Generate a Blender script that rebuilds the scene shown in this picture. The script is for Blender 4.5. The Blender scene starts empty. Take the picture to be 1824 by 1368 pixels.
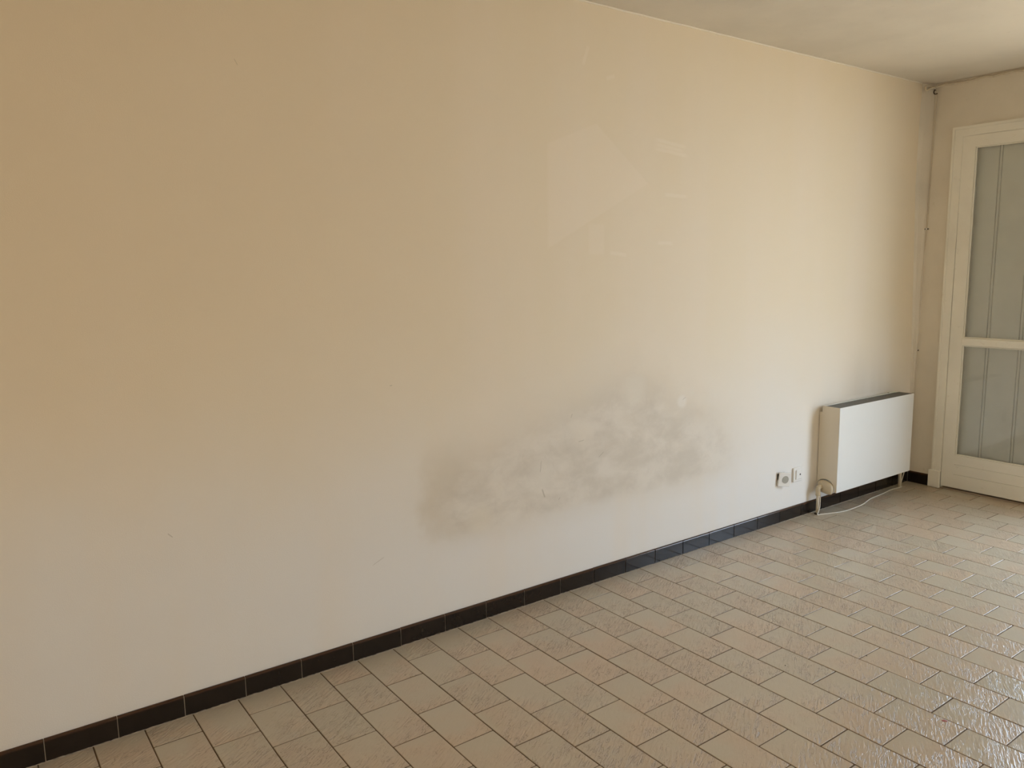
import bpy, bmesh, math, random
import numpy as np
from mathutils import Vector, Matrix
random.seed(7)
PI = math.pi
SC = bpy.context.scene
C = SC.collection

# ------------------------------------------------------------------ camera
CP = Vector((-1.235, -2.608, 1.447))
yaw, pit, rol, FPX = -0.944, -0.146, -0.015, 1405.545
fw = Vector((math.cos(yaw)*math.cos(pit), -math.sin(yaw)*math.cos(pit), math.sin(pit)))
rt = fw.cross(Vector((0, 0, 1))).normalized()
up = rt.cross(fw)
r2 = rt*math.cos(rol) + up*math.sin(rol)
u2 = -rt*math.sin(rol) + up*math.cos(rol)
cd = bpy.data.cameras.new('camera')
cam = bpy.data.objects.new('camera', cd)
C.objects.link(cam)
cam.matrix_world = Matrix(((r2.x, u2.x, -fw.x, CP.x), (r2.y, u2.y, -fw.y, CP.y), (r2.z, u2.z, -fw.z, CP.z), (0, 0, 0, 1)))
cd.sensor_width = 36.0
cd.lens = FPX/1824*36
cd.clip_start = 0.05
SC.camera = cam

def project(p):
    d = Vector(p) - CP
    z = d.dot(fw)
    if z < 0.05:
        return (-9999, -9999)
    return (912 + FPX*d.dot(r2)/z, 684 - FPX*d.dot(u2)/z)

# ------------------------------------------------------------------ light and exposure
SC.view_settings.view_transform = 'Standard'
SC.view_settings.look = 'None'
SC.view_settings.exposure = 0.08
SC.view_settings.gamma = 1.0
SC.view_settings.use_curve_mapping = False
try:
    SC.cycles.max_bounces = 12
    SC.cycles.diffuse_bounces = 8
    SC.cycles.sample_clamp_indirect = 6
except Exception:
    pass

W = bpy.data.worlds.new('World')
SC.world = W
W.use_nodes = True
wb = W.node_tree.nodes['Background']
wb.inputs['Color'].default_value = (0.72, 0.91, 1.14, 1)
wb.inputs['Strength'].default_value = 8.6

def light(name, kind, loc, target, energy, color, **kw):
    l = bpy.data.lights.new(name, kind)
    l.energy = energy
    l.color = color
    for k, v in kw.items():
        setattr(l, k, v)
    o = bpy.data.objects.new(name, l)
    C.objects.link(o)
    o.location = loc
    o.rotation_euler = (Vector(target) - Vector(loc)).to_track_quat('-Z', 'Y').to_euler()
    return o

# sun on the terrace outside (comes over the roof, never enters the room)
light('sun', 'SUN', (6, -6, 8), (6.8, -3, 0), 11.0, (1.0, 0.84, 0.66), angle=0.01)
# soft warm fill added by the back wall; no window is built there
light('rear_fill', 'AREA', (-2.9, -3.05, 1.3), (0, -2.7, 1.3), 29.0, (0.98, 0.84, 0.61), shape='RECTANGLE', size=2.2, size_y=1.9)

# the french window's open bay, and the rest of the room
H = 2.534
XE = 3.902
XB = -3.0
YR = -4.2
BAY0, BAY1, BAYH = -1.24, -2.80, 2.16
po = light('bay_portal', 'AREA', (4.0, (BAY0+BAY1)/2, BAYH/2), (0, (BAY0+BAY1)/2, BAYH/2), 1.0, (1, 1, 1), shape='RECTANGLE', size=BAY0-BAY1, size_y=BAYH)
po.data.cycles.is_portal = True

# ------------------------------------------------------------------ helpers
def tag(o, label=None, cat=None, group=None, kind=None):
    if label: o['label'] = label
    if cat: o['category'] = cat
    if group: o['group'] = group
    if kind: o['kind'] = kind
    return o

def empty(name, loc):
    o = bpy.data.objects.new(name, None)
    C.objects.link(o)
    o.location = loc
    o.empty_display_size = 0.05
    return o

def obj(name, bm, mat, parent=None, smooth=False, loc=None):
    """bm is in world coordinates unless loc is given; the mesh is stored relative to its parent."""
    me = bpy.data.meshes.new(name)
    if parent is not None and loc is None:
        bm.transform(Matrix.Translation(-Vector(parent.location)))
    bmesh.ops.recalc_face_normals(bm, faces=bm.faces)
    bm.to_mesh(me)
    bm.free()
    if smooth:
        for p in me.polygons:
            p.use_smooth = True
    me.materials.append(mat)
    o = bpy.data.objects.new(name, me)
    C.objects.link(o)
    if parent is not None:
        o.parent = parent
    if loc is not None:
        o.location = loc
    return o

def box(bm, x0, x1, y0, y1, z0, z1, bev=0.0, seg=1):
    r = bmesh.ops.create_cube(bm, size=1)
    vs = r['verts']
    for v in vs:
        v.co = Vector((x0 + (v.co.x+.5)*(x1-x0), y0 + (v.co.y+.5)*(y1-y0), z0 + (v.co.z+.5)*(z1-z0)))
    if bev > 0:
        es = list({e for v in vs for e in v.link_edges})
        bmesh.ops.bevel(bm, geom=es, offset=bev, segments=seg, affect='EDGES', profile=0.5, clamp_overlap=True)
    return bm

def B(*a, **k):
    return box(bmesh.new(), *a, **k)

def prism(bm, pts, axis, a0, a1):
    """closed polygon pts (2D) extruded along axis from a0 to a1"""
    def P(p, a):
        return {'x': (a, p[0], p[1]), 'y': (p[0], a, p[1]), 'z': (p[0], p[1], a)}[axis]
    v0 = [bm.verts.new(P(p, a0)) for p in pts]
    v1 = [bm.verts.new(P(p, a1)) for p in pts]
    n = len(pts)
    bm.faces.new(v0)
    bm.faces.new(v1)
    for i in range(n):
        bm.faces.new((v0[i], v0[(i+1) % n], v1[(i+1) % n], v1[i]))
    return bm

def smooth_path(pts, n=6):
    P = [Vector(p) for p in pts]
    out = []
    for i in range(len(P)-1):
        p0, p1, p2, p3 = P[max(i-1, 0)], P[i], P[i+1], P[min(i+2, len(P)-1)]
        for k in range(n):
            t = k/n
            out.append(0.5*((2*p1) + (p2-p0)*t + (2*p0-5*p1+4*p2-p3)*t*t + (3*p1-p0-3*p2+p3)*t**3))
    out.append(P[-1])
    return out

def tube(bm, path, r, seg=10, rs=None):
    rings = []
    prev = None
    for i, p in enumerate(path):
        a = path[max(i-1, 0)]; b = path[min(i+1, len(path)-1)]
        d = (b-a).normalized()
        if prev is None:
            s = d.orthogonal().normalized()
        else:
            s = (prev - d*prev.dot(d)).normalized()
        prev = s
        t = d.cross(s)
        rr = rs[i] if rs else r
        rings.append([bm.verts.new(p + (s*math.cos(2*PI*k/seg) + t*math.sin(2*PI*k/seg))*rr) for k in range(seg)])
    for a, b in zip(rings, rings[1:]):
        for k in range(seg):
            bm.faces.new((a[k], a[(k+1) % seg], b[(k+1) % seg], b[k]))
    bm.faces.new(rings[0][::-1])
    bm.faces.new(rings[-1])
    return bm

def disc(bm, c, axis, r, h, seg=24):
    c = Vector(c); axis = Vector(axis).normalized()
    return tube(bm, [c, c+axis*h], r, seg)

# ---- node helpers
class NT:
    def __init__(s, name):
        s.m = bpy.data.materials.new(name)
        s.m.use_nodes = True
        s.t = s.m.node_tree
        s.b = s.t.nodes['Principled BSDF']
        s.out = s.t.nodes['Material Output']
    def n(s, typ, **k):
        x = s.t.nodes.new(typ)
        for a, v in k.items():
            setattr(x, a, v)
        return x
    def put(s, sock, v):
        if isinstance(v, bpy.types.NodeSocket):
            s.t.links.new(v, sock)
        elif isinstance(v, tuple) and len(v) == 3 and sock.type == 'RGBA':
            sock.default_value = (*v, 1)
        else:
            sock.default_value = v
    def math(s, op, a, b=0.0, c=0.0, clamp=False):
        x = s.n('ShaderNodeMath', operation=op, use_clamp=clamp)
        s.put(x.inputs[0], a); s.put(x.inputs[1], b); s.put(x.inputs[2], c)
        return x.outputs[0]
    def mix(s, f, a, b, mode='MIX'):
        x = s.n('ShaderNodeMix', data_type='RGBA', blend_type=mode)
        s.put(x.inputs[0], f); s.put(x.inputs[6], a); s.put(x.inputs[7], b)
        return x.outputs[2]
    def noise(s, vec, scale, detail=2.0, rough=0.5, dist=0.0, w=None):
        x = s.n('ShaderNodeTexNoise')
        if w is not None:
            x.noise_dimensions = '4D'
            s.put(x.inputs['W'], w)
        s.put(x.inputs['Vector'], vec)
        x.inputs['Scale'].default_value = scale
        x.inputs['Detail'].default_value = detail
        x.inputs['Roughness'].default_value = rough
        x.inputs['Distortion'].default_value = dist
        return x.outputs['Fac']
    def sm(s, v, a, b, lo=0.0, hi=1.0):
        """smoothstep from a to b"""
        x = s.n('ShaderNodeMapRange', interpolation_type='SMOOTHSTEP')
        s.put(x.inputs['Value'], v)
        if a > b:
            a, b, lo, hi = b, a, hi, lo
        for nm, q in (('From Min', a), ('From Max', b), ('To Min', lo), ('To Max', hi)):
            s.put(x.inputs[nm], q)
        return x.outputs[0]
    def mapping(s, vec, loc=(0, 0, 0), rot=(0, 0, 0), sc=(1, 1, 1)):
        x = s.n('ShaderNodeMapping')
        s.put(x.inputs['Vector'], vec)
        x.inputs['Location'].default_value = loc
        x.inputs['Rotation'].default_value = rot
        x.inputs['Scale'].default_value = sc
        return x.outputs[0]
    def grain(s, vec, ang, sc):
        """rotate first, then squeeze: grain runs along angle ang"""
        x = s.n('ShaderNodeMapping', vector_type='TEXTURE')
        s.put(x.inputs['Vector'], vec)
        x.inputs['Rotation'].default_value = (0, 0, ang)
        x.inputs['Scale'].default_value = (1/sc[0], 1/sc[1], 1)
        return x.outputs[0]
    def shifted(s, vec, r):
        a = s.n('ShaderNodeCombineXYZ')
        s.put(a.inputs[0], s.math('MULTIPLY', r, 43.7)); s.put(a.inputs[1], s.math('MULTIPLY', r, 91.3)); a.inputs[2].default_value = 0.37
        b = s.n('ShaderNodeVectorMath', operation='ADD')
        s.put(b.inputs[0], vec); s.put(b.inputs[1], a.outputs[0])
        return b.outputs[0]
    def coord(s, which='Object'):
        return s.n('ShaderNodeTexCoord').outputs[which]
    def xyz(s, vec):
        x = s.n('ShaderNodeSeparateXYZ')
        s.put(x.inputs[0], vec)
        return x.outputs
    def bump(s, h, strength, dist):
        x = s.n('ShaderNodeBump')
        s.put(x.inputs['Height'], h)
        x.inputs['Strength'].default_value = strength
        x.inputs['Distance'].default_value = dist
        s.put(s.b.inputs['Normal'], x.outputs[0])
    def bc(s, v): s.put(s.b.inputs['Base Color'], v)
    def rough(s, v): s.put(s.b.inputs['Roughness'], v)
    def spec(s, v): s.put(s.b.inputs['Specular IOR Level'], v)

def plain(name, col, rough=0.5, spec=0.5, metal=0.0, vary=0.06, scale=9.0, bump=0.0, bscale=60.0):
    m = NT(name)
    co = m.coord()
    n = m.noise(co, scale, 4, 0.6)
    m.bc(m.mix(n, tuple(c*(1-vary) for c in col), tuple(min(1, c*(1+vary)) for c in col)))
    m.rough(rough); m.spec(spec)
    m.b.inputs['Metallic'].default_value = metal
    if bump:
        m.bump(m.noise(co, bscale, 3), 0.5, bump)
    return m.m

# ------------------------------------------------------------------ materials
def wall_paint():
    m = NT('old_cream_wall_paint')
    co = m.coord()
    x, y, z = m.xyz(co)[:3]
    mul, add, sub = (lambda a, b: m.math('MULTIPLY', a, b)), (lambda a, b: m.math('ADD', a, b)), (lambda a, b: m.math('SUBTRACT', a, b))
    # uneven yellowing of the paint: cloudy, strongest high on the wall
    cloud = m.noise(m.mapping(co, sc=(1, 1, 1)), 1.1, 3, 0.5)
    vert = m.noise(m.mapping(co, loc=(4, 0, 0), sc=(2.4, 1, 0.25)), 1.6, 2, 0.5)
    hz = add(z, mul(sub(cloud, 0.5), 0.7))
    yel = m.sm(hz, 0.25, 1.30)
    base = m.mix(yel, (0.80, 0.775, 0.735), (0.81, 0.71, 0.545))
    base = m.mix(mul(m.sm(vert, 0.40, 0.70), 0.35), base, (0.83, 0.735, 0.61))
    base = m.mix(mul(m.sm(add(x, mul(sub(cloud, 0.5), 1.2)), 1.3, -1.2), mul(m.sm(hz, 0.5, 1.7), 0.9)), base, (0.765, 0.645, 0.465))  # warmer, darker upper left end: light falloff put into the paint colour
    # scrubbed, smudged band at sofa height
    wob = sub(m.noise(co, 5.0, 3, 0.6), 0.5)
    xx = add(x, mul(wob, 0.28)); zz = add(z, mul(wob, 0.10))
    # upper limit rises to the right, then falls again
    top = m.math('MINIMUM', add(mul(xx, 0.27), 0.60), add(mul(xx, -0.50), 1.63))
    inside = mul(m.sm(sub(top, zz), -0.05, 0.16), m.sm(zz, 0.36, 0.42))
    inside = mul(inside, mul(m.sm(xx, 0.24, 0.40), m.sm(xx, 2.15, 1.90)))
    halo = mul(mul(m.sm(sub(top, zz), -0.20, 0.12), m.sm(zz, 0.26, 0.46)), mul(m.sm(xx, 0.13, 0.36), m.sm(xx, 2.30, 1.80)))
    base = m.mix(mul(halo, 0.36), base, (0.66, 0.565, 0.425))
    edge = mul(mul(m.sm(xx, 0.18, 0.30), m.sm(xx, 0.52, 0.32)), mul(m.sm(zz, 0.33, 0.45), m.sm(zz, 0.84, 0.6)))
    base = m.mix(mul(edge, 0.30), base, (0.52, 0.43, 0.29))
    strokes = m.noise(m.mapping(co, rot=(0, 0.35, 0), sc=(1.0, 1, 1.8)), 4.0, 7, 0.62, 0.2)
    cl = m.sm(strokes, 0.36, 0.66)
    scr = m.mix(cl, (0.655, 0.595, 0.505), (0.785, 0.725, 0.635))
    blot = m.noise(m.mapping(co, loc=(9, 0, 3)), 9.0, 4, 0.65, 0.6)
    scr = m.mix(mul(m.sm(blot, 0.48, 0.72), 0.40), scr, (0.60, 0.54, 0.46))
    base = m.mix(mul(inside, 0.80), base, scr)
    # wiped light spots
    def spot(px, pz, r0, r1, col, k):
        nonlocal base
        d = m.math('SQRT', add(m.math('POWER', m.math('ABSOLUTE', sub(x, px)), 2.0), m.math('POWER', m.math('ABSOLUTE', sub(z, pz)), 2.0)))
        d = add(d, mul(wob, 0.03))
        base = m.mix(mul(m.sm(d, r1, r0), k), base, col)
    spot(1.685, 0.787, 0.018, 0.045, (0.83, 0.775, 0.69), 0.8)
    spot(1.36, 0.88, 0.03, 0.10, (0.80, 0.74, 0.63), 0.6)
    spot(1.03, 0.72, 0.02, 0.09, (0.79, 0.72, 0.61), 0.5)
    spot(0.80, 0.55, 0.03, 0.10, (0.78, 0.73, 0.64), 0.5)
    spot(1.17, 0.53, 0.02, 0.07, (0.80, 0.74, 0.66), 0.5)
    spot(0.48, 0.43, 0.02, 0.09, (0.79, 0.72, 0.60), 0.6)
    # thin dirty scratches in the scrubbed band
    def streak(px, pz, ln, ang, wd=0.0011, k=0.42, col=(0.30, 0.25, 0.17)):
        nonlocal base
        ca, sa = math.cos(ang), math.sin(ang)
        dx = sub(x, px); dz = sub(z, pz)
        a = add(mul(dx, ca), mul(dz, sa)); b = add(mul(dx, -sa), mul(dz, ca))
        b = add(b, mul(wob, 0.02))
        f = mul(m.sm(m.math('ABSOLUTE', a), ln, ln*0.6), m.sm(m.math('ABSOLUTE', b), wd*2, wd*0.6))
        base = m.mix(mul(f, k), base, col)
    for a in ((0.975, 0.80, 0.012, 1.1), (1.03, 0.68, 0.02, 0.1), (1.15, 0.60, 0.022, 0.6), (0.80, 0.60, 0.03, 1.4), (0.815, 0.48, 0.025, -1.2, 0.0025),
              (0.90, 0.44, 0.008, 0.8), (1.70, 0.80, 0.015, 0.5), (-0.70, 0.62, 0.012, -0.9), (0.02, 0.36, 0.03, 0.4, 0.001, 0.3), (0.10, 1.02, 0.006, 0.2), (-0.4, 2.1, 0.012, 2.0, 0.001, 0.3)):
        streak(*a)
    # soot line above the convector and up the corner
    soot = mul(mul(m.sm(x, 3.0, 3.30), m.sm(x, 3.75, 3.45)), mul(m.sm(z, 0.63, 0.66), m.sm(z, 1.05, 0.66)))
    base = m.mix(mul(mul(soot, m.sm(vert, 0.3, 0.6)), 0.30), base, (0.45, 0.38, 0.28))
    # faint paler kite-shaped patch, short bar and streaks in the paint colour
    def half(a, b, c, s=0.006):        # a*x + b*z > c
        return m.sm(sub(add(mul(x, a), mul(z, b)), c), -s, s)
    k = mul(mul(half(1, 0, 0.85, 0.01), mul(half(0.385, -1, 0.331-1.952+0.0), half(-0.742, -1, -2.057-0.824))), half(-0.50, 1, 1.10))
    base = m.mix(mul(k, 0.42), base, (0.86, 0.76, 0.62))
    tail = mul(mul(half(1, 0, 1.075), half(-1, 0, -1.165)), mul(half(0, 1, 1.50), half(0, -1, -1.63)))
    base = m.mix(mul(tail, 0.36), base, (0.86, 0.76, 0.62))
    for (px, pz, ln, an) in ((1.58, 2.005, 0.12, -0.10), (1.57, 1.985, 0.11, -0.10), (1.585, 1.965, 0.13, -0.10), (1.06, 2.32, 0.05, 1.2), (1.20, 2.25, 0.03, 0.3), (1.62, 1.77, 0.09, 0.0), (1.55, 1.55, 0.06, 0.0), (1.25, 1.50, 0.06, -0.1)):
        streak(px, pz, ln, an, 0.006, 0.42, (0.88, 0.79, 0.66))
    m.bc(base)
    m.rough(0.62); m.spec(0.25)
    h = add(mul(m.noise(co, 260, 2), 0.12), mul(m.noise(co, 3.2, 2), 1.0))
    m.bump(h, 0.35, 0.006)
    return m.m

def aged_paint(name, col, dirt=(0.5, 0.42, 0.3), rough=0.55):
    m = NT(name)
    co = m.coord()
    n = m.noise(co, 2.2, 4, 0.55)
    g = m.noise(co, 26, 3, 0.6)
    c = m.mix(m.sm(n, 0.35, 0.75), col, tuple(v*0.9 for v in col))
    c = m.mix(m.math('MULTIPLY', m.sm(g, 0.62, 0.8), 0.22), c, dirt)
    m.bc(c); m.rough(rough); m.spec(0.3)
    m.bump(m.noise(co, 180, 2), 0.25, 0.0015)
    return m.m

def tile_mat():
    m = NT('beige_ripple_glazed_tile')
    co = m.coord()
    rnd = m.n('ShaderNodeObjectInfo').outputs['Random']
    isl = m.n('ShaderNodeNewGeometry').outputs['Random Per Island']
    r = m.math('ADD', rnd, m.math('MULTIPLY', isl, 0.0))
    w = m.math('MULTIPLY', r, 37.0)
    x, y, z = m.xyz(co)[:3]
    mul, add, sub = (lambda a, b: m.math('MULTIPLY', a, b)), (lambda a, b: m.math('ADD', a, b)), (lambda a, b: m.math('SUBTRACT', a, b))
    cs = m.shifted(co, r)
    big = m.noise(cs, 7.0, 2, 0.5)
    drift = m.sm(add(sub(big, mul(y, 1.6)), mul(sub(r, 0.5), 0.30)), 0.30, 0.72)
    col = m.mix(drift, (0.515, 0.450, 0.345), (0.54, 0.425, 0.312))
    v2 = m.n('ShaderNodeTexWhiteNoise', noise_dimensions='1D')
    m.put(v2.inputs['W'], w)
    col = m.mix(mul(v2.outputs['Value'], 0.25), col, (0.39, 0.335, 0.245))
    # bark-like ripples: thin creases along one diagonal, gathered at one end of the tile
    rp = m.noise(m.grain(cs, 0.52, (1.0, 5.0)), 24.0, 2.0, 0.5, 0.35)
    cre = m.sm(m.math('ABSOLUTE', sub(rp, 0.46)), 0.046, 0.0)
    gate = m.noise(m.grain(cs, 0.52, (1.0, 2.6)), 18.0, 1, 0.5)
    amt = m.sm(add(add(big, mul(y, -2.2)), mul(sub(v2.outputs['Value'], 0.5), 0.35)), 0.22, 0.70)
    keep = mul(m.sm(gate, 0.42, 0.56), add(mul(amt, 0.90), 0.08))
    cre = mul(cre, keep)
    col = m.mix(mul(cre, 0.62), col, (0.25, 0.18, 0.10))
    spk = m.noise(cs, 520, 2, 0.6)
    col = m.mix(mul(m.sm(spk, 0.66, 0.80), 0.15), col, (0.30, 0.24, 0.16))
    m.bc(col)
    m.rough(add(0.26, mul(m.noise(cs, 30, 2), 0.10)))
    m.spec(0.65)
    h = sub(mul(rp, add(mul(amt, 0.9), 0.22)), mul(cre, 0.35))
    m.bump(h, 0.9, 0.0032)
    return m.m

def skirting_mat():
    m = NT('dark_brown_glazed_skirting_tile')
    co = m.coord()
    x, y, z = m.xyz(co)[:3]
    rnd = m.n('ShaderNodeObjectInfo').outputs['Random']
    n = m.noise(co, 30, 3, 0.6, 0, m.math('MULTIPLY', rnd, 20.0))
    base = m.mix(n, (0.012, 0.0085, 0.0065), (0.022, 0.015, 0.0115))
    zz = m.math('ADD', z, m.math('MULTIPLY', m.math('SUBTRACT', n, 0.5), 0.006))
    base = m.mix(m.sm(zz, 0.060, 0.071), base, (0.060, 0.026, 0.012))
    m.bc(base); m.rough(0.16); m.spec(0.38)
    m.bump(m.noise(co, 18, 2, 0.5, 0, m.math('MULTIPLY', rnd, 20.0)), 0.3, 0.002)
    return m.m

def glass_mat():
    m = NT('dusty_door_glass')
    t = m.t
    fr = m.n('ShaderNodeFresnel'); fr.inputs['IOR'].default_value = 1.5
    tr = m.n('ShaderNodeBsdfTransparent'); tr.inputs['Color'].default_value = (0.97, 0.98, 0.97, 1)
    gl = m.n('ShaderNodeBsdfGlossy'); gl.inputs['Roughness'].default_value = 0.03
    df = m.n('ShaderNodeBsdfDiffuse'); df.inputs['Color'].default_value = (0.70, 0.68, 0.62, 1)
    mx = m.n('ShaderNodeMixShader'); my = m.n('ShaderNodeMixShader')
    t.links.new(fr.outputs[0], mx.inputs[0]); t.links.new(tr.outputs[0], mx.inputs[1]); t.links.new(gl.outputs[0], mx.inputs[2])
    dust = m.math('ADD', m.math('MULTIPLY', m.noise(m.coord(), 6, 4, 0.6), 0.05), 0.035)
    t.links.new(dust, my.inputs[0]); t.links.new(mx.outputs[0], my.inputs[1]); t.links.new(df.outputs[0], my.inputs[2])
    t.links.new(my.outputs[0], m.out.inputs['Surface'])
    return m.m

def terrace_mat():
    m = NT('sunlit_terrace_paving')
    co = m.coord()
    b = m.n('ShaderNodeTexBrick')
    m.put(b.inputs['Vector'], co)
    b.inputs['Scale'].default_value = 3.0
    b.inputs['Color1'].default_value = (0.66, 0.54, 0.38, 1)
    b.inputs['Color2'].default_value = (0.60, 0.49, 0.35, 1)
    b.inputs['Mortar'].default_value = (0.40, 0.34, 0.26, 1)
    b.inputs['Mortar Size'].default_value = 0.012
    m.bc(b.outputs['Color']); m.rough(0.8)
    return m.m

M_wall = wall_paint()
M_far = aged_paint('aged_far_wall_paint', (0.74, 0.68, 0.575))
M_other = aged_paint('cream_room_paint', (0.77, 0.715, 0.62))
M_ceil = aged_paint('matt_ceiling_paint', (0.73, 0.68, 0.59), rough=0.8)
M_bead = plain('ceiling_bead_filler', (0.84, 0.78, 0.66), 0.6)
M_tile = tile_mat()
M_floor_grout = plain('brown_floor_grout', (0.115, 0.072, 0.036), 0.75, 0.3, vary=0.35, scale=14)
M_skirt = skirting_mat()
M_wgrout = plain('pale_skirting_grout', (0.42, 0.38, 0.33), 0.8, vary=0.25, scale=40)
M_caulk = plain('grimy_caulk', (0.30, 0.25, 0.19), 0.8, vary=0.9, scale=55)
M_door = aged_paint('cream_gloss_door_paint', (0.83, 0.80, 0.71), rough=0.42)
M_glass = glass_mat()
M_shutter = plain('grey_shutter_enamel', (0.93, 0.915, 0.87), 0.5, vary=0.05)
M_rad = plain('white_radiator_enamel', (0.79, 0.785, 0.75), 0.38, vary=0.015, scale=3)
M_radside = plain('cream_radiator_enamel', (0.74, 0.69, 0.59), 0.42, vary=0.03, scale=5)  # sides warmer and darker than the front
M_grille = plain('dark_grey_grille_metal', (0.17, 0.165, 0.15), 0.55, metal=0.2, vary=0.2, scale=40)
M_valve = plain('yellowed_plastic_valve_cover', (0.60, 0.52, 0.38), 0.5, vary=0.12, scale=60)
M_pipe = plain('cream_painted_pipe', (0.66, 0.60, 0.48), 0.45, vary=0.08, scale=50)
M_dark = plain('black_hole', (0.012, 0.010, 0.008), 0.7, vary=0.1)
M_plate = plain('white_plastic', (0.83, 0.81, 0.77), 0.25, vary=0.02)
M_disc = plain('grey_socket_insert', (0.38, 0.37, 0.32), 0.5, vary=0.15, scale=90)
M_cable = plain('white_cable_sheath', (0.68, 0.64, 0.56), 0.5, vary=0.08, scale=60)
M_oldcable = plain('overpainted_cable_sheath', (0.60, 0.53, 0.41), 0.6, vary=0.15, scale=60)
M_nail = plain('rusty_dark_metal', (0.07, 0.045, 0.025), 0.5, metal=0.5, vary=0.3, scale=80)
M_mark = plain('dried_red_paint', (0.36, 0.10, 0.09), 0.6, vary=0.2, scale=200)
M_fleck = plain('dark_dirt', (0.06, 0.05, 0.04), 0.8, vary=0.2, scale=200)
M_terr = terrace_mat()

# ------------------------------------------------------------------ room shell
T = 0.30
TF = 0.27
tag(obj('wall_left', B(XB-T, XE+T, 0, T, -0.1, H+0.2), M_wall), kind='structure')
bm = bmesh.new()
D0 = -0.215                                            # door opening starts here
for (y0, y1, z0, z1) in ((0.0, D0, -0.1, H), (D0, BAY1, 2.205, H), (D0, BAY0, -0.1, -0.012), (BAY0, BAY1, -0.1, -0.012), (BAY1, YR, -0.1, H)):
    box(bm, XE, XE+TF, min(y0, y1), max(y0, y1), z0, z1)
far = tag(obj('wall_far', bm, M_far), kind='structure')
tag(obj('wall_right', B(XB-T, XE+T, YR-T, YR, -0.1, H+0.2), M_other), kind='structure')
tag(obj('wall_back', B(XB-T, XB, YR, 0, -0.1, H+0.2), M_other), kind='structure')
tag(obj('ceiling', B(XB-T, XE+T, YR-T, T, H, H+0.2), M_ceil), kind='structure')
# thick plaster fillet in the corner, wide under the ceiling and dying out towards the floor
bm = bmesh.new()
prof = [(0.60, 3.873, -0.020), (1.20, 3.835, -0.026), (1.90, 3.786, -0.033), (2.22, 3.786, -0.036), (H, 3.800, -0.036)]
rows = []
for z, xl, yr in prof:
    rows.append([bm.verts.new((xl, 0.004, z)), bm.verts.new((xl+(XE-xl)*0.35, yr*0.35, z)), bm.verts.new((XE-0.012, yr*0.85, z)), bm.verts.new((XE+0.004, yr, z)), bm.verts.new((XE+0.004, 0.004, z))])
for a, b in zip(rows, rows[1:]):
    for k in range(5):
        bm.faces.new((a[k], a[(k+1) % 5], b[(k+1) % 5], b[k]))
bm.faces.new(rows[0]); bm.faces.new(rows[-1])
tag(obj('corner_plaster', bm, M_far, far), kind=None)
# filler bead in the ceiling joint
bm = bmesh.new()
path = [Vector((XB + (3.80-XB)*i/160, -0.0015 + 0.0012*math.sin(i*1.7), H-0.0015 + random.uniform(-.0012, .0012))) for i in range(161)]
tube(bm, path, 0.0042, 6)
tag(obj('trim_1', bm, M_bead), kind='structure')

# ------------------------------------------------------------------ floor
floor = tag(obj('floor', B(XB-T, XE+T, YR, T, -0.10, -0.0016), M_floor_grout), kind='structure')
TW, TL, TA, TX = 0.148, 0.224, 0.129, -0.531
G = 0.0036                                             # joint width
def tile_bm(w, l, bm=None, cx=0, cy=0, cz=0.0, tx=0.0, ty=0.0):
    bm = bm or bmesh.new()
    c = 0.0016
    rings = []
    for (ins, z) in ((0, -0.008), (0, -0.0014), (c*0.45, -0.0004), (c, 0.0)):
        hw, hl = w/2-ins, l/2-ins
        r = []
        for sx, sy in ((-1, -1), (1, -1), (1, 1), (-1, 1)):
            q = 0.0016
            for (ax, ay) in (((q, 0), (0, q)) if sx*sy < 0 else ((0, q), (q, 0))):
                X, Y = sx*(hw-ax), sy*(hl-ay)
                r.append((X, Y, z))
        r.sort(key=lambda p: math.atan2(p[1]/hl, p[0]/hw))
        rings.append([bm.verts.new((cx+p[0], cy+p[1], cz+p[2] + (p[0]*tx+p[1]*ty))) for p in r])
    for a, b in zip(rings, rings[1:]):
        for k in range(8):
            bm.faces.new((a[k], a[(k+1) % 8], b[(k+1) % 8], b[k]))
    bm.faces.new(rings[-1])
    return bm

cells = []
for i in range(-18, 30):
    x0, x1 = TX+TW*i, TX+TW*(i+1)
    if x1 > XE-0.006: x1 = XE-0.006
    if x0 < XB: continue
    for c in range(-1, 19):
        if i % 2 == 0:
            ya, yb = (0.0 if c < 0 else TA+TL*c), TA+TL*(c+1)
        else:
            ya, yb = TA+TL*(c-0.5), TA+TL*(c+0.5)
            if c < 0: continue
            if c == 0: ya = 0.003
        if yb > -YR: yb = -YR
        if yb-ya < 0.02: continue
        cells.append((x0, x1, -ya, -yb))
meshes = {}
vis, rest = [], []
for cl in cells:
    x0, x1, ya, yb = cl
    pr = [project((x, y, 0)) for x in (x0, x1, (x0+x1)/2) for y in (ya, yb, (ya+yb)/2)]
    inside = any(-12 < p[0] < 1836 and -12 < p[1] < 1380 for p in pr)
    (vis if inside else rest).append(cl)
rnd = random.Random(3)
for (x0, x1, ya, yb) in vis:
    w, l = x1-x0-G, ya-yb-G
    key = (round(w, 3), round(l, 3))
    if key not in meshes:
        bm = tile_bm(w, l)
        me = bpy.data.meshes.new('tile')
        bmesh.ops.recalc_face_normals(bm, faces=bm.faces)
        bm.to_mesh(me); bm.free()
        me.materials.append(M_tile)
        meshes[key] = me
    t = bpy.data.objects.new('tile', meshes[key])
    C.objects.link(t)
    t.parent = floor
    t.location = ((x0+x1)/2 + rnd.uniform(-.0004, .0004), (ya+yb)/2 + rnd.uniform(-.0004, .0004), rnd.uniform(-.0004, .0003))
    t.rotation_euler = (rnd.uniform(-.0022, .0022), rnd.uniform(-.0022, .0022), rnd.uniform(-.002, .002))
bm = bmesh.new()
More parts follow.
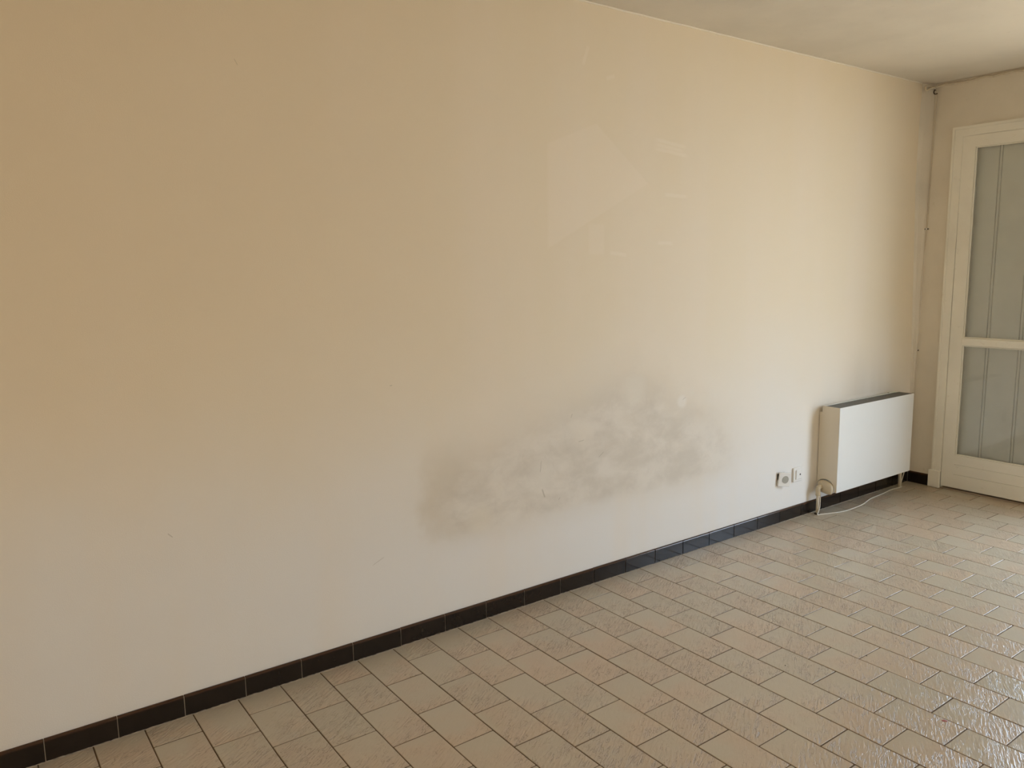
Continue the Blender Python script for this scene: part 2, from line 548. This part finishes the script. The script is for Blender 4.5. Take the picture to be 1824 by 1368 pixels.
for (x0, x1, ya, yb) in rest:
    tile_bm(x1-x0-G, ya-yb-G, bm, (x0+x1)/2, (ya+yb)/2, rnd.uniform(-.0004, .0003), rnd.uniform(-.002, .002), rnd.uniform(-.002, .002))
tag(obj('outlying_tiles', bm, M_tile, floor), kind='stuff')

# marks lying on the floor
def blob(name, x, y, r, mat, label, n=9, h=0.0008, sd=1):
    q = random.Random(sd)
    bm = bmesh.new()
    ring = [(r*q.uniform(.45, 1.25)*math.cos(2*PI*k/n), r*q.uniform(.45, 1.25)*math.sin(2*PI*k/n)) for k in range(n)]
    lo = [bm.verts.new((a, b, 0)) for a, b in ring]
    mi = [bm.verts.new((a*.7, b*.7, h)) for a, b in ring]
    for k in range(n):
        bm.faces.new((lo[k], lo[(k+1) % n], mi[(k+1) % n], mi[k]))
    bm.faces.new(mi); bm.faces.new(lo[::-1])
    o = obj(name, bm, mat)
    o.location = (x, y, 0.0004)
    return tag(o, label, 'mark')
blob('paint_drip', 1.232, -1.522, 0.0085, M_mark, 'small dried red drip on a floor tile at the lower right', sd=4)
blob('dirt_fleck', 1.437, -1.141, 0.005, M_fleck, 'tiny black fleck beside a short tile joint, right of centre on the floor', sd=8)
blob('dirt_fleck', 1.137, -1.003, 0.0035, M_fleck, 'tiny dark fleck in mid tile, left of the black fleck by the joint', sd=9)

# ------------------------------------------------------------------ skirting tiles
SX, SW, SH, ST = -1.102, 0.2, 0.072, 0.010
def skirt_profile(h):
    return [(-0.0004, 0.0012), (-ST, 0.0012), (-ST, h-0.006), (-ST+0.0012, h-0.0022), (-ST+0.0042, h), (-0.0004, h)]
base = tag(obj('baseboard_left', B(XB, XE, -0.0074, 0, 0.0, SH-0.003), M_wgrout), kind='structure')
sk_mesh = {}
for i in range(-9, 25):
    x0, x1 = SX+SW*i, SX+SW*(i+1)
    x1 = min(x1, XE-0.012)
    w = round(x1-x0-0.0024, 4)
    if x0 < XB: continue
    if w not in sk_mesh:
        bm = bmesh.new()
        prism(bm, skirt_profile(SH), 'x', -w/2, w/2)
        es = [e for e in bm.edges if abs(e.verts[0].co.x-e.verts[1].co.x) < 1e-6 and e.verts[0].co.y < -0.006 and e.verts[1].co.y < -0.003]
        bmesh.ops.bevel(bm, geom=es, offset=0.0012, segments=2, affect='EDGES')
        bmesh.ops.recalc_face_normals(bm, faces=bm.faces)
        me = bpy.data.meshes.new('skirting_tile')
        bm.to_mesh(me); bm.free()
        me.materials.append(M_skirt)
        sk_mesh[w] = me
    t = bpy.data.objects.new('skirting_tile', sk_mesh[w])
    C.objects.link(t); t.parent = base
    t.location = ((x0+x1)/2, rnd.uniform(-.0004, .0002), rnd.uniform(-.0003, .0006))
    t.rotation_euler = (rnd.uniform(-.006, .004), rnd.uniform(-.002, .002), rnd.uniform(-.0025, .0025))
# grimy uneven caulk at the foot of the skirting
bm = bmesh.new()
q = random.Random(5)
n = 700
prev = None
for k in range(n+1):
    x = -1.6 + (XE-0.01+1.6)*k/n
    on = q.random()
    d = 0.0012 + 0.0030*max(0, math.sin(k*0.11)+math.sin(k*0.37+1))*q.random() + 0.001*q.random()
    hh = 0.0014 + 0.0022*q.random()
    a = [bm.verts.new((x, -ST+0.001, 0.0)), bm.verts.new((x, -ST+0.001, hh)), bm.verts.new((x, -ST-d*0.5, hh*0.8)), bm.verts.new((x, -ST-d, 0.0))]
    if prev:
        for j in range(3):
            bm.faces.new((prev[j], prev[j+1], a[j+1], a[j]))
    prev = a
obj('caulk_line', bm, M_caulk, base)

basef = tag(obj('baseboard_far', B(XE-0.0074, XE, -0.146, -0.0104, 0.0, SH-0.001), M_wgrout), kind='structure')
bm = bmesh.new()
pr = [(XE+p[0], p[1]) for p in skirt_profile(SH+0.002)]
prism(bm, pr, 'y', -0.146, -0.0115)
bmesh.ops.recalc_face_normals(bm, faces=bm.faces)
o = obj('skirting_tile', bm, M_skirt, basef)

# ------------------------------------------------------------------ french window: casing and closed leaf
door = tag(empty('door_1', (XE, -0.22, 0)), kind='structure')
def part(name, bm, mat, parent, **k):
    return obj(name, bm, mat, parent, **k)
def framebox(*a, bev=0.003):
    return B(*a, bev=bev, seg=2)
CY0, CY1, CZ = -0.163, BAY1-0.06, 2.252
CX = XE-0.014
def ushape(y0, y1, wd, ztop, zbot, topw):
    return [(y0, zbot), (y0, ztop), (y1, ztop), (y1, zbot), (y1+wd, zbot), (y1+wd, ztop-topw), (y0-wd, ztop-topw), (y0-wd, zbot)]
bm = bmesh.new()
prism(bm, ushape(CY0, CY1, 0.0585, CZ, 0.004, 0.055), 'x', CX, XE+0.002)
bmesh.ops.bevel(bm, geom=[e for e in bm.edges if e.verts[0].co.x < CX+1e-4 and e.verts[1].co.x < CX+1e-4], offset=0.004, segments=2, affect='EDGES')
part('casing', bm, M_door, door)
bm = bmesh.new()
prism(bm, ushape(CY0+0.0005, CY1-0.0005, 0.013, CZ+0.0005, 0.113, 0.013), 'x', CX-0.004, XE+0.001)
bmesh.ops.bevel(bm, geom=[e for e in bm.edges if e.verts[0].co.x < CX-0.003 and e.verts[1].co.x < CX-0.003], offset=0.0025, segments=2, affect='EDGES')
part('casing_moulding', bm, M_door, door)
part('plinth_block', B(CX-0.012, XE+0.002, -0.2215, -0.148, 0.001, 0.112, bev=0.004, seg=2), M_door, door)
# hidden jambs of the opening (door frame), lining the reveal
bm = bmesh.new()
box(bm, XE, XE+0.09, D0-0.012, D0, 0.0, 2.2)
box(bm, XE, XE+0.09, BAY1, D0-0.013, 2.186, 2.2)
box(bm, XE, XE+0.09, BAY1, BAY1+0.014, 0.0, 2.185)
part('door_jamb', bm, M_door, door)

LX0, LX1 = XE-0.010, XE+0.032                           # leaf thickness
LY0, LY1 = -0.2245, BAY0
PY0, PY1 = -0.300, LY1+0.075                            # glass opening
bm = bmesh.new()
LB, LT = 0.020, 2.192
PB, MR0, MR1, PT = 0.232, 0.930, 0.976, 2.124
part('stile', B(LX0, LX1, PY0, LY0, LB, LT), M_door, door)
part('stile', B(LX0, LX1, LY1, PY1, LB, LT), M_door, door)
part('top_rail', B(LX0, LX1, PY1, PY0, PT, LT), M_door, door)
bm.free()
# bottom rail with two shallow horizontal grooves
bm = bmesh.new()
pts = [(LX1, LB), (LX0, LB), (LX0, 0.106), (LX0+0.003, 0.1075), (LX0, 0.109),
       (LX0, 0.170), (LX0+0.003, 0.1715), (LX0, 0.173), (LX0, PB), (LX1, PB)]
prism(bm, pts, 'y', PY1, PY0)
part('bottom_rail', bm, M_door, door)
part('middle_rail', B(LX0-0.004, LX1, PY1-0.004, PY0+0.006, MR0, MR1, bev=0.004, seg=2), M_door, door)
# glazing beads
bm = bmesh.new()
for z0, z1 in ((PB, MR0), (MR1, PT)):
    g = 0.007
    for (a, b, c_, d) in ((PY0-g, PY0, z0, z1), (PY1, PY1+g, z0, z1), (PY1+g, PY0-g, z0, z0+g), (PY1+g, PY0-g, z1-g, z1)):
        vs = [(LX0+0.0015), (LX0+0.013)]
        box(bm, LX0+0.006, LX0+0.016, a, b, c_, d, 0.002)
part('glazing_bead', bm, M_door, door)
for z0, z1 in ((PB, MR0), (MR1, PT)):
    part('pane', B(LX0+0.017, LX0+0.021, PY1, PY0, z0, z1), M_glass, door)
# threshold
part('threshold', B(XE-0.004, XE+TF, BAY1, D0, -0.012, 0.008, bev=0.002), plain('worn_threshold', (0.36, 0.28, 0.20), 0.6, vary=0.2), door)

# closed shutter with vertical panels, behind the glass
sh = tag(empty('folding_shutter', (XE+0.065, -0.65, 0.0083)), 'grey shutter of tall vertical panels standing closed behind the door glass', 'shutter')
y = -0.225
pw = 0.176
sx = XE+0.050
edges = []
yy = -0.229
for wd in (0.192, 0.180, 0.180, 0.180, 0.180, 0.094):
    y1 = yy-wd
    part('panel', B(sx, sx+0.012, y1+0.0105, yy-0.0105 if edges else yy, 0.0085, 2.185, bev=0.0015), M_shutter, sh)
    edges.append(y1)
    yy = y1
for e in edges[:-1]:
    part('hinge_strip', B(sx-0.002, sx+0.012, e-0.0058, e+0.0058, 0.0085, 2.185, bev=0.003, seg=3), M_shutter, sh)
bm = B(sx+0.0125, sx+0.022, LY1+0.002, -0.2285, 0.0085, 2.185)
part('backing_sheet', bm, M_shutter, sh)

# ------------------------------------------------------------------ terrace outside the open bay
tag(obj('terrace', B(XE+TF+0.001, 14, -12, 6, -0.16, -0.04), M_terr), kind='structure')

# ------------------------------------------------------------------ convector radiator
RX0, RX1, RYF, RZ0, RZ1 = 2.858, 3.676, -0.130, 0.133, 0.631
rad = tag(empty('convector_radiator', ((RX0+RX1)/2, -0.06, 0.0)), 'white boxy convector radiator with dark top grille hung low in the corner', 'radiator')
RYB = -0.020
t = 0.0022
part('front_panel', B(RX0, RX1, RYF, RYF+t, RZ0, RZ1, bev=0.0008), M_rad, rad)
# side panels, the left one with an arched cut-out over the valve
arch = []
ca, cz_, ra, rz = -0.056, RZ0, 0.060, 0.070
def arch_z(yv):
    return cz_ + rz*max(0.0, 1-((yv-ca)/ra)**2)**0.4
for k in range(0, 13):
    a = PI*k/12
    arch.append((ca - ra*math.cos(a), cz_ + rz*math.sin(a)**0.8))
pts = [(RYF+t, RZ0), (RYF+t, RZ1), (RYB, RZ1), (RYB, 0.596), (-0.003, 0.596), (-0.003, RZ0)]
pl = pts[:-1] + [(-0.003, arch_z(-0.003))] + [(p[0], max(p[1], RZ0)) for p in sorted(arch, key=lambda p: -p[0]) if p[0] < -0.004]
bm = bmesh.new(); prism(bm, pl, 'x', RX0, RX0+t)
bmesh.ops.triangulate(bm, faces=[f for f in bm.faces if len(f.verts) > 4])
part('side_panel', bm, M_radside, rad)['label'] = 'cream side panel with arched cut-out'
bm = bmesh.new(); prism(bm, pts, 'x', RX1-t, RX1)
part('side_panel', bm, M_radside, rad)
bm = bmesh.new()
box(bm, RX0+0.004, RX1-0.004, RYB, RYB+0.003, RZ0+0.03, RZ1, 0.0005)
box(bm, RX0+0.003, RX1-0.003, RYB-0.013, RYB, RZ1-0.002, RZ1, 0.0005)
part('back_panel', bm, M_rad, rad)
# grille: recessed slats
bm = bmesh.new()
ng = 9
y0g, y1g = RYF+t+0.001, RYB-0.0145
for k in range(ng):
    yc = y0g + (y1g-y0g)*(k+0.5)/ng
    box(bm, RX0+t, RX1-t, yc-0.0038, yc+0.0038, RZ1-0.010, RZ1-0.0025)
for k in range(40):
    xc = RX0+0.02 + (RX1-RX0-0.04)*k/39
    box(bm, xc-0.0012, xc+0.0012, y0g, y1g, RZ1-0.013, RZ1-0.0115)
part('top_grille', bm, M_grille, rad)
# fins inside
bm = bmesh.new()
for k in range(60):
    xc = RX0+0.03 + (RX1-RX0-0.06)*k/59
    box(bm, xc-0.0006, xc+0.0006, RYF+0.02, RYB-0.012, RZ0+0.06, RZ0+0.16)
fin = part('heating_fins', bm, M_grille, rad)
fin['kind'] = 'stuff'
# valve with cover
bm = bmesh.new()
bmesh.ops.create_icosphere(bm, subdivisions=3, radius=1.0)
for v in bm.verts:
    c = v.co
    n4 = (abs(c.x)**3.2 + abs(c.y)**3.2 + abs(c.z)**3.2)**(1/3.2)
    c /= n4
    sag = 0.12*(c.y)                    # leans down to the front
    v.co = Vector((RX0-0.010 + c.x*0.020, -0.066 + c.y*0.047, 0.159 + c.z*0.037 + sag*0.03 - 0.006*(c.y < 0)*abs(c.y)))
part('valve_cover', bm, M_valve, rad, smooth=True)['label'] = 'yellowed rounded valve cover'
bm = bmesh.new()
px_, py_ = 2.806, -0.046
tube(bm, smooth_path([(RX0-0.004, -0.050, 0.158), (px_+0.020, -0.048, 0.160), (px_+0.004, py_, 0.157), (px_, py_, 0.146), (px_, py_, 0.112)], 5), 0.0135, 14)
part('valve_elbow', bm, M_valve, rad, smooth=True)
bm = bmesh.new()
tube(bm, [Vector((px_, py_, 0.130)), Vector((px_+0.001, py_, 0.06)), Vector((px_, py_, 0.0))], 0.0088, 12)
part('supply_pipe', bm, M_pipe, rad, smooth=True)
bm = bmesh.new()
q = random.Random(2)
n = 14
lo = [bm.verts.new((px_+0.020*q.uniform(.8, 1.2)*math.cos(2*PI*k/n), py_+0.017*q.uniform(.8, 1.2)*math.sin(2*PI*k/n), 0.0003)) for k in range(n)]
hi = [bm.verts.new((px_+0.010*math.cos(2*PI*k/n), py_+0.010*math.sin(2*PI*k/n), 0.007*q.uniform(.6, 1.1))) for k in range(n)]
for k in range(n):
    bm.faces.new((lo[k], lo[(k+1) % n], hi[(k+1) % n], hi[k]))
bm.faces.new(hi)
part('pipe_collar', bm, M_nail, rad)
bm = bmesh.new()
tube(bm, [Vector((3.722, -0.047, 0.0)), Vector((3.722, -0.047, 0.10)), Vector((3.70, -0.047, 0.155)), Vector((3.66, -0.05, 0.17))], 0.0105, 12)
part('return_pipe', bm, M_pipe, rad, smooth=True)

# ------------------------------------------------------------------ wall sockets
def rrect(w, h, r, n=4):
    out = []
    for (sx_, sy_, a0) in ((1, 1, 0), (-1, 1, PI/2), (-1, -1, PI), (1, -1, 3*PI/2)):
        for k in range(n+1):
            a = a0 + PI/2*k/n
            out.append((sx_*(w/2-r) + r*math.cos(a), sy_*(h/2-r) + r*math.sin(a)))
    return out
def plate(bm, w, h, r, y0, y1, inset=0.002, cx=0, cz=0):
    """rounded plate in XZ, y0 (wall) to y1 (room)"""
    rings = []
    for (ins, y) in ((0, y0), (0, y1+inset*0.8), (inset*0.5, y1+inset*0.2), (inset*1.2, y1)):
        rings.append([bm.verts.new((cx+p[0], y, cz+p[1])) for p in rrect(w-2*ins, h-2*ins, max(r-ins, 0.0006))])
    n = len(rings[0])
    for a, b in zip(rings, rings[1:]):
        for k in range(n):
            bm.faces.new((a[k], a[(k+1) % n], b[(k+1) % n], b[k]))
    bm.faces.new(rings[0]); bm.faces.new(rings[-1])
    return bm

s1 = tag(empty('wall_socket', (2.506, -0.0005, 0.255)), 'loose white socket with round grey insert, tilted off the wall, left of the pair', 'socket', 'sockets on the long wall')
part('back_box', B(2.474, 2.535, -0.010, 0.0, 0.222, 0.287, bev=0.002), M_dark, s1)
R = Matrix.Translation((2.512, -0.020, 0.252)) @ Matrix.Rotation(math.radians(-17), 4, 'Z') @ Matrix.Rotation(math.radians(2), 4, 'X') @ Matrix.Rotation(math.radians(7), 4, 'Y')
bm = plate(bmesh.new(), 0.080, 0.080, 0.004, 0.004, -0.006)
bm.transform(R); part('cover_plate', bm, M_plate, s1)
bm = disc(bmesh.new(), (0.004, -0.0055, 0.0), (0, -1, 0), 0.0215, 0.0016, 28)
bm.transform(R); part('round_insert', bm, M_disc, s1)
s2 = tag(empty('wall_socket', (2.657, -0.0005, 0.255)), 'white aerial socket with a raised centre and small black hole, nearest the radiator', 'socket', 'sockets on the long wall')
part('cover_plate', plate(bmesh.new(), 0.084, 0.084, 0.006, -0.0002, -0.011, 0.003, 2.657, 0.255), M_plate, s2)
part('raised_centre', plate(bmesh.new(), 0.056, 0.056, 0.004, -0.010, -0.0165, 0.003, 2.660, 0.255), M_plate, s2)
part('aerial_hole', disc(bmesh.new(), (2.668, -0.0162, 0.255), (0, -1, 0), 0.0050, 0.0012, 18), M_dark, s2)

# ------------------------------------------------------------------ cables
bm = bmesh.new()
fp = [(3.838, -0.020, 0.135), (3.833, -0.020, 0.10), (3.815, -0.020, 0.055), (3.79, -0.022, 0.012), (3.76, -0.030, 0.003), (3.716, -0.062, 0.003), (3.60, -0.055, 0.003), (3.463, -0.070, 0.003),
      (3.318, -0.080, 0.003), (3.20, -0.108, 0.003), (3.126, -0.118, 0.003), (3.03, -0.122, 0.003), (2.949, -0.117, 0.003), (2.87, -0.094, 0.003),
      (2.80, -0.068, 0.003), (2.783, -0.063, 0.004), (2.796, -0.060, 0.020), (2.812, -0.0575, 0.045), (2.8135, -0.0575, 0.085), (2.8135, -0.0575, 0.118)]
tube(bm, smooth_path(fp, 6), 0.0030, 8)
tag(obj('floor_cable', bm, M_cable, smooth=True), 'thin white cable lying in a curve on the floor under the radiator', 'cable')
bm = bmesh.new()
q = random.Random(11)
pp = []
for k in range(0, 26):
    yy = -1.02 + k*0.0385
    pp.append((XE-0.007 + q.uniform(-.002, .002), yy, H-0.016 + q.uniform(-.005, .005)))
pp += [(3.87, -0.042, H-0.024), (3.80, -0.040, H-0.022), (3.772, -0.040, H-0.034), (3.778, -0.040, H-0.050), (3.80, -0.040, H-0.046), (3.83, -0.042, H-0.032), (3.875, -0.046, H-0.030)]
pp += [(XE-0.006, -0.050, H-0.06), (XE-0.005, -0.045, H-0.2), (XE-0.004, -0.041, 2.0), (XE-0.004, -0.036, 1.66), (XE-0.004, -0.026, 1.50), (XE-0.010, -0.004-0.020, 1.3), (XE-0.004, -0.020, 1.0), (XE-0.004, -0.020, 0.88), (XE-0.004, -0.018, 0.70), (XE-0.004, -0.016, 0.30)]
sp = smooth_path(pp, 5)
tube(bm, sp, 0.0032, 8, rs=[(0.0068 if k < 125 else 0.0058 if k < 162 else 0.0032)*(0.8+0.4*q.random()*(k < 162)) for k in range(len(sp))])
wc = tag(obj('wall_cable', bm, M_oldcable, smooth=True), 'overpainted cable along the ceiling edge and down the corner above the radiator', 'cable')
def clip(y, z, label):
    c = tag(empty('cable_clip', (XE-0.004, y, z)), label, 'cable clip', 'clips on the corner cable')
    bm = bmesh.new()
    box(bm, XE-0.011, XE, y-0.006, y+0.006, z-0.006, z+0.006, 0.0015)
    part('clip_body', bm, M_plate, c)
    bm = bmesh.new()
    disc(bm, (XE-0.010, y-0.010, z-0.001), (-1, 0, 0), 0.0042, 0.003, 10)
    disc(bm, (XE, y-0.010, z-0.001), (-1, 0, 0), 0.0016, 0.012, 8)
    disc(bm, (XE-0.010, y+0.010, z-0.001), (-1, 0, 0), 0.0036, 0.003, 10)
    disc(bm, (XE, y+0.010, z-0.001), (-1, 0, 0), 0.0016, 0.012, 8)
    part('nail', bm, M_nail, c)
clip(-0.036, 1.653, 'upper small nailed clip on the corner cable')
clip(-0.020, 0.880, 'lower small nailed clip on the corner cable')
bm = bmesh.new()
tube(bm, smooth_path([(XE, -0.036, H-0.036), (XE-0.014, -0.036, H-0.038), (XE-0.016, -0.034, H-0.052), (XE-0.014, -0.040, H-0.062), (XE-0.010, -0.054, H-0.060)], 6), 0.0032, 8)
tag(obj('wall_hook', bm, M_nail, smooth=True), 'small dark hook on the far wall just under the ceiling corner', 'hook')
bm = bmesh.new()
tube(bm, smooth_path([(3.52, 0.0, 0.618), (3.52, -0.010, 0.622), (3.56, -0.013, 0.624), (3.60, -0.010, 0.627), (3.60, 0.0, 0.625)], 4), 0.0035, 8)
tag(obj('wall_bracket_hook', bm, M_nail, smooth=True), 'dark metal hook against the wall at the back edge of the radiator top', 'hook')
